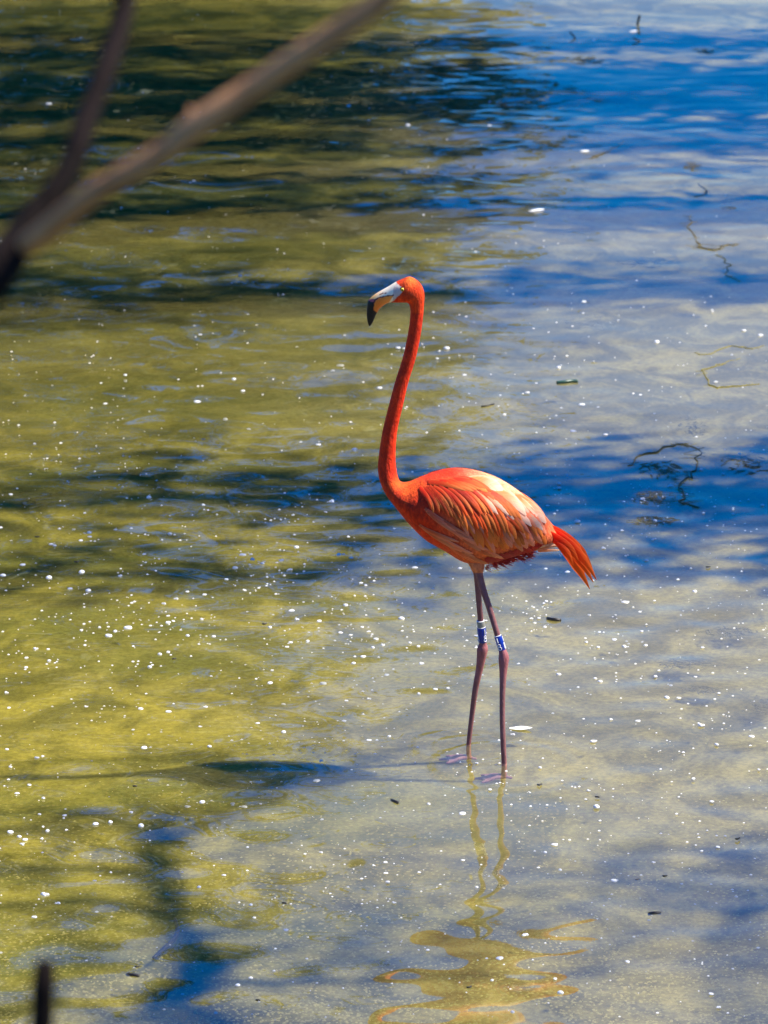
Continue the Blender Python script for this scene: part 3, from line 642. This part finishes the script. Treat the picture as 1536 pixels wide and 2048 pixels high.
# bare shrub close to the camera: the blurred branches
sb = np.array([-0.75, -7.35, gz(-0.75, -7.35) - .05]); shrub = empty('bare_shrub', sb)
tag(shrub, 'bare shrub with blurred crossing branches, one tan and one dark, over the water', 'shrub')
fk = at_d(-40, 590, 2.75)
b = MB(); b.tube([sb, sb + [.05, .1, .6], [sb[0] + .12, sb[1] + .25, fk[2] - .45], fk], [.028, .022, .017, .0125], 10, 4); b.build('stem', M['darktwig'], shrub, True, origin=sb)
P = [fk, at_d(10, 525, 2.75), at_d(60, 440, 2.78), at_d(130, 355, 2.8), at_d(172, 240, 2.84), at_d(215, 130, 2.88), at_d(248, 20, 2.92), at_d(262, -90, 2.96), at_d(300, -260, 3.0)]
b = MB(); b.tube(P, [.0145, .0138, .0110, .0090, .0082, .0078, .0075, .007, .004], 10, 4)
b.tube([at_d(245, 20, 2.92), at_d(225, -40, 2.9), at_d(205, -160, 2.88)], [.004, .004, .002], 8, 3)
b.build('branch', M['darktwig'], shrub, True, origin=fk)['label'] = 'dark thin branch'
P = [at_d(58, 490, 2.745), at_d(95, 462, 2.72), at_d(190, 385, 2.68), at_d(330, 300, 2.66), at_d(400, 245, 2.65), at_d(520, 165, 2.64), at_d(640, 85, 2.62), at_d(760, 5, 2.6), at_d(900, -110, 2.58), at_d(1040, -260, 2.56)]
b = MB(); b.tube(P, [.0080, .0084, .0080, .0076, .0088, .0078, .0077, .0075, .006, .004], 12, 4)
b.tube([at_d(400, 245, 2.65), at_d(388, 232, 2.655), at_d(380, 220, 2.66)], [.006, .004, .002], 8, 2)
b.build('branch', M['twig'], shrub, True, origin=P[0])['label'] = 'thicker tan branch'
# broken stem at the lower edge
tip = at_d(92, 1952, 2.9); yb = tip[1] - .05; s0 = np.array([tip[0] - .06, yb, gz(tip[0], yb) - .05]); st = empty('broken_stem', s0)
tag(st, 'dark broken twig standing up blurred in front of the yellow water', 'twig')
b = MB(); b.tube([s0, s0 * .6 + tip * .4 + [.01, 0, 0], s0 * .25 + tip * .75, tip - [0.002, 0, .012], tip], [.013, .011, .0095, .0085, .005], 9, 3); b.build('stem', M['darktwig'], st, True, origin=s0)
b = MB(); q = s0 * .25 + tip * .75; b.tube([q, q + [-.012, 0, .02], q + [-.016, 0, .045]], [.004, .003, .0008], 7, 2); b.build('side_twig', M['darktwig'], st, True, origin=q)

# ------------------------------------------------------------------ things afloat
def tube_thing(name, pts, r, mat, label, cat, group=None, z=0.001, taper=True):
    P = [at_z(x, y, z + (q[0] if q else 0)) for x, y, *q in pts]; b = MB()
    if cat == 'algae':      # strands wander and carry loose filaments
        P = catmull(P, 5); L_ = np.linalg.norm(P[-1] - P[0]); P = P + rng.normal(0, .016 * L_, P.shape) * [1, 1, 0]
        for p in P[1:-1:1]:
            d = rng.normal(0, .05 * L_, 3) * [1, 1, 0]; b.tube([p - d * .4, p + d], [.0008, .0004], 4, 1)
    n = len(P)
    rr = [r * (1 if not taper else (.5 + .5 * math.sin(math.pi * (i + .6) / (n + .2)))) for i in range(n)]
    b.tube(P, rr, 7, 3); return tag(b.build(name, mat, None, True, origin=P[0]), label, cat, group)
SG = 'algae strands on the blue water'
tube_thing('algae_strand', [(1245, 279), (1242, 288), (1215, 303), (1190, 312), (1187, 316)], .0024, M['weed'], 'short hooked brown algae strand on the smooth blue water', 'algae', SG)
tube_thing('algae_strand', [(1378, 430), (1385, 455), (1395, 487), (1428, 500), (1448, 490), (1474, 488)], .0024, M['weed'], 'long brown algae strand with a hooked foot on pale water', 'algae', SG)
tube_thing('algae_strand', [(1434, 508), (1455, 530), (1462, 552), (1475, 562)], .0024, M['weedg'], 'small olive algae strand hanging below the long hooked strand', 'algae', SG)
tube_thing('algae_strand', [(1390, 705), (1420, 709), (1461, 692), (1501, 697), (1530, 690)], .0024, M['weedg'], 'wavy olive algae strand on the pale water right of the neck', 'algae', SG)
tube_thing('algae_strand', [(1474, 718), (1430, 732), (1406, 742), (1429, 773), (1470, 771), (1515, 768)], .0024, M['weedg'], 'looped olive algae strand under the wavy one', 'algae', SG)
tube_thing('algae_strand', [(1375, 886), (1402, 912), (1380, 945), (1366, 981), (1376, 1006), (1395, 1012)], .0024, M['weed'], 'dark S-shaped algae strand in the blue shadow band', 'algae', SG)
tube_thing('algae_strand', [(1264, 932), (1286, 910), (1338, 893), (1372, 888)], .0025, M['weed'], 'thin dark algae strand arching beside the S-shaped one', 'algae', SG)
tube_thing('algae_strand', [(1395, 366), (1412, 380), (1410, 388), (1388, 394)], .003, M['weed'], 'tiny curled algae strand on the blue trunk shadow', 'algae', SG)
for i, (x, y, rx, ry, mt, lab) in enumerate(((1306, 993, 42, 13, 'weed', 'dark brown oval algae mat in the blue shadow band'), (1311, 1042, 46, 8, 'weed', 'flat dark algae mat below the brown oval one'), (1330, 940, 46, 20, 'weed', 'loose dark algae mat above the brown oval one'),
        (1500, 925, 50, 24, 'weed', 'ragged dark algae mat where the blue shadow meets pale water'), (1464, 1256, 50, 10, 'weedg', 'long olive algae mat on the grey water'), (1366, 1319, 52, 10, 'weedg', 'olive algae mat below the long one on grey water'),
        (1405, 1372, 44, 7, 'weedg', 'narrow olive algae streak on grey water'), (1525, 1405, 22, 22, 'weedg', 'round ochre algae clump on grey water'), (1170, 119, 34, 8, 'weed', 'dark algae mat near the floating sticks'), (1130, 165, 50, 5, 'weed', 'thin dark algae streak in the deep blue shadow'),
        (1405, 103, 24, 6, 'weed', 'small dark algae mat in the deep blue water'), (1030, 212, 38, 7, 'weed', 'dark algae mat where green water turns blue'), (1455, 417, 16, 4, 'weed', 'tiny black algae clump on the narrow shadow'), (1385, 333, 18, 8, 'weed', 'broken dark algae bits on smooth blue water'),
        (1180, 640, 50, 16, 'weedg', 'faint olive algae haze on pale water'), (1385, 845, 26, 20, 'weedg', 'olive algae clump on pale water above the dark strand'), (1290, 520, 60, 10, 'weedg', 'faint long algae mat on the pale upper water'))):
    c = at_z(x, y); sx, sy_ = at_z(x + rx, y)[0] - c[0], (at_z(x, y - ry)[1] - at_z(x, y + ry)[1]) / 2; b = MB(); g_ = np.random.default_rng(100 + i)
    for k in range(60 if mt == 'weed' else 70):
        a = g_.uniform(0, 6.28); rr = g_.uniform(.05, 1.1) ** .75; p = c + [math.cos(a) * rr * sx, math.sin(a) * rr * sy_, .0006 if mt == 'weed' else -.011]; an = a + 1.57 + g_.normal(0, .9); L = g_.uniform(.08, .34) * sx
        d = np.array([math.cos(an) * L, math.sin(an) * L * min(1, sy_ / sx + .3), 0]); b.tube([p - d, p - d * .2 + g_.normal(0, .1 * L, 3) * [1, 1, 0], p + d * .5 + g_.normal(0, .15 * L, 3) * [1, 1, 0], p + d], [.0004, .0021, .0019, .0004], 4, 2, flat=.5)
    tag(b.build('algae_mat', M[mt], None, True, origin=c), lab, 'algae', 'algae mats')
# sticks, leaves, stray feathers
def stick(pts, r, label, mat='dark', cat='stick', name='floating_stick'):
    return tube_thing(name, pts, r, M[mat], label, cat, None, 0.0, False)
stick([(1275, 49, -.01), (1276.5, 42, .02), (1279, 31, .055)], .007, 'black stick poking straight up from the pale water', name='stick')
stick([(1152, 80, -.01), (1148, 73, .012), (1140, 64, .03)], .005, 'short dark stick leaning out of the water near the green edge', name='stick')
stick([(1284, 85, -.01), (1275, 80, .01), (1266, 76, .02)], .005, 'thin dark stick slanting out of the water below the upright one', name='stick')
stick([(1113, 766, .001), (1128, 764, .004), (1145, 762, .004), (1156, 763, .002)], .007, 'dark green curled leaf floating on pale water', 'wetleaf', 'leaf', 'floating_leaf')
stick([(962, 813, .001), (975, 811, .003), (988, 808, .002)], .003, 'tiny thin straw floating on pale water beside the neck', name='floating_straw')
stick([(1296, 1828, .001), (1308, 1826, .004), (1321, 1826, .002)], .004, 'short dark stick on the speckled water beside the mirrored tail', name='floating_stick')
stick([(783, 1600, .001), (790, 1603, .004), (797, 1606, .002)], .004, 'tiny dark chip floating on the grey water before the feet', name='floating_chip')
stick([(254, 1949, .001), (266, 1950, .004), (279, 1952, .002)], .004, 'tiny dark chip on the yellow algae', name='floating_chip')
stick([(1095, 1237, .001), (1108, 1239, .005), (1121, 1240, .002)], .005, 'small dark chip floating behind the leg bands', name='floating_chip')
tube_thing('sunken_stick', [(350, 1838), (355, 1862), (345, 1882), (325, 1900), (307, 1916)], .006, M['dark'], 'curved sunken stick inside the limb shadow', 'stick', None, -.02)
for i in range(16):     # submerged specks of debris
    x, y = rng.uniform(60, 1480), rng.uniform(1050, 2000)
    if 730 < x < 1220 and y < 1560: continue
    stick([(x - 4, y, .001), (x, y + rng.uniform(-1, 1), .002), (x + 4, y + rng.uniform(-2, 2), .001)], .0022, 'tiny dark speck of debris floating among the bubbles', 'dark', 'debris', 'debris_speck')['group'] = 'debris specks'
def stray(px, py, L, wd, ang, label):
    c = at_z(px, py, .003); n = 9; V = []; d = np.array([math.cos(ang), math.sin(ang), 0]); e = np.array([-d[1], d[0], 0])
    for i in range(n):
        t = i / (n - 1); ww = wd * math.sin(math.pi * min(1, t * .92 + .08)) ** .7
        for s_ in (-1, 0, 1): V.append(c + d * (t - .5) * L + e * s_ * ww + np.array([0, 0, .006 * (1 - abs(s_)) * math.sin(math.pi * t) + .004 * t * t]))
    tag(mesh_obj('stray_feather', V, [(i * 3 + k, i * 3 + k + 1, i * 3 + k + 4, i * 3 + k + 3) for i in range(n - 1) for k in range(2)], M['white'], None, True, origin=c), label, 'feather')
stray(1042, 1457, .062, .013, -.15, 'white feather floating on the water behind the near leg')
stray(1074, 421, .075, .010, .3, 'thin white feather adrift on the narrow blue shadow')
stray(1170, 303, .05, .012, -.5, 'small white feather on smooth blue water beside the hooked strand')
stray(1267, 63, .05, .012, .2, 'tiny white feather below the upright black stick')

# ------------------------------------------------------------------ foam
def bubble_mesh(name, kind, seed):
    g_ = np.random.default_rng(seed); V, F = [], []
    def dome(cx, cy, r, h, n=10, dip=0.0):
        b0 = len(V)
        for q, (rr, hh) in enumerate(((1.0, 0.0), (.86, .62), (.52, 1 - dip * .35))):
            for k in range(n):
                a = 2 * math.pi * k / n; j = 1 + .1 * math.sin(a * 2 + seed) + .05 * math.sin(3 * a)
                V.append((cx + r * rr * j * math.cos(a), cy + r * rr * j * math.sin(a), h * hh - .002))
        V.append((cx, cy, h * (1 - dip) - .002))
        for q in range(2):
            F.extend([(b0 + q * n + k, b0 + q * n + (k + 1) % n, b0 + (q + 1) * n + (k + 1) % n, b0 + (q + 1) * n + k) for k in range(n)])
        F.extend([(b0 + 2 * n + k, b0 + 2 * n + (k + 1) % n, b0 + 3 * n) for k in range(n)])
    if kind == 0: dome(0, 0, .5, .30, 12)
    elif kind == 1: dome(0, 0, .5, .26, 12, .9)
    elif kind == 2: dome(-.2, 0, .32, .25); dome(.22, .08, .28, .2, 10, .6); dome(.05, -.3, .2, .15, 8)
    else: dome(0, 0, .5, .14, 12); dome(.45, .1, .16, .1, 8)
    me = bpy.data.meshes.new(name); me.from_pydata(V, [], F); me.polygons.foreach_set('use_smooth', [True] * len(F)); me.materials.append(M['foam']); return me
bms = [bubble_mesh('foam_bubble', k, k) for k in (0, 1, 2, 3)]
def dens(x, y):
    d = .16 + .84 * np.exp(-((y - 1180) / 330.) ** 2) + .35 * np.exp(-((y - 1650) / 250.) ** 2)
    d *= np.where((x > 1000) & (y < 450), .25, 1.0); d *= np.where((y < 560) & (x < 900), 1.2, 1); return d
pts = []
cl = rng.uniform([-500, 0], [2036, 2300], (500, 2))
while len(pts) < 5200:
    if rng.uniform() < .3: c = cl[rng.integers(len(cl))] + rng.normal(0, 1, 2) * [30, 16]
    else: c = rng.uniform([-500, -60], [2036, 2300])
    if rng.uniform() > dens(*c): continue
    s_ = min(float(rng.lognormal(1.38, .5)), 17) * (0.75 + .25 * min(1, max(0, (c[1] - 300) / 900)))
    pts.append((c[0], c[1], s_))
inview = sorted([p for p in pts if 0 < p[0] < 1536 and 0 < p[1] < 2048 and p[2] > 3], key=lambda p: -p[2])[:290]
big = set(inview)
for i, (x, y, s_) in enumerate(inview):
    P = at_z(x, y, 0); dist = np.linalg.norm(P - CAM); vk = int(rng.choice([0, 1, 2, 3], p=[.3, .25, .2, .25])); o = bpy.data.objects.new('foam_bubble', bms[vk])
    k = s_ / FPX * dist; o.scale = (k, k, k); o.rotation_euler[2] = rng.uniform(0, 6.28); o.location = (P[0], P[1], 0); col.objects.link(o)
    tag(o, ('small round white foam bubble floating on the pond', 'small white ring-shaped bubble with a sunken middle, on the pond', 'tiny clump of three white bubbles floating on the pond', 'flat white foam fleck with a speck at its side, on the pond')[vk], 'bubble',
        ('round foam bubbles', 'ring-shaped foam bubbles', 'clumps of foam bubbles', 'flat foam flecks')[vk])
V, F = [], []
for x, y, s_ in pts:
    if (x, y, s_) in big: continue
    P = at_z(x, y, 0); k = s_ / FPX * np.linalg.norm(P - CAM) * .5; a0 = rng.uniform(0, 6.28); b0 = len(V)
    for q in range(6): V.append((P[0] + k * math.cos(a0 + q * 1.047) * rng.uniform(.8, 1.2), P[1] + k * math.sin(a0 + q * 1.047) * rng.uniform(.8, 1.2), -.0005))
    V.append((P[0], P[1], k * .5)); F += [(b0 + q, b0 + (q + 1) % 6, b0 + 6) for q in range(6)]
tag(mesh_obj('foam_specks', V, F, M['foam']), 'countless fine white foam specks scattered over the pond', 'foam', kind='stuff')
# algae crumbs lying on the shallow bed in the foreground
V, F = [], []
for i in range(15000):
    x, y = rng.uniform(-300, 1836), 2150 - abs(rng.normal(0, 1)) * 230
    P = at_z(x, y, BED); P[2] = gz(P[0], P[1]); k = rng.uniform(.002, .0048); a0 = rng.uniform(0, 6.28); b0 = len(V)
    for q in range(5): V.append((P[0] + k * 1.3 * math.cos(a0 + q * 1.257) * rng.uniform(.6, 1.3), P[1] + k * math.sin(a0 + q * 1.257) * rng.uniform(.6, 1.3), P[2] - .001))
    V.append((P[0], P[1], P[2] + k * .6)); F += [(b0 + q, b0 + (q + 1) % 5, b0 + 5) for q in range(5)]
tag(mesh_obj('algae_crumbs', V, F, M['crumb']), 'yellow crumbs of algae strewn over the shallow bed', 'algae', kind='stuff')
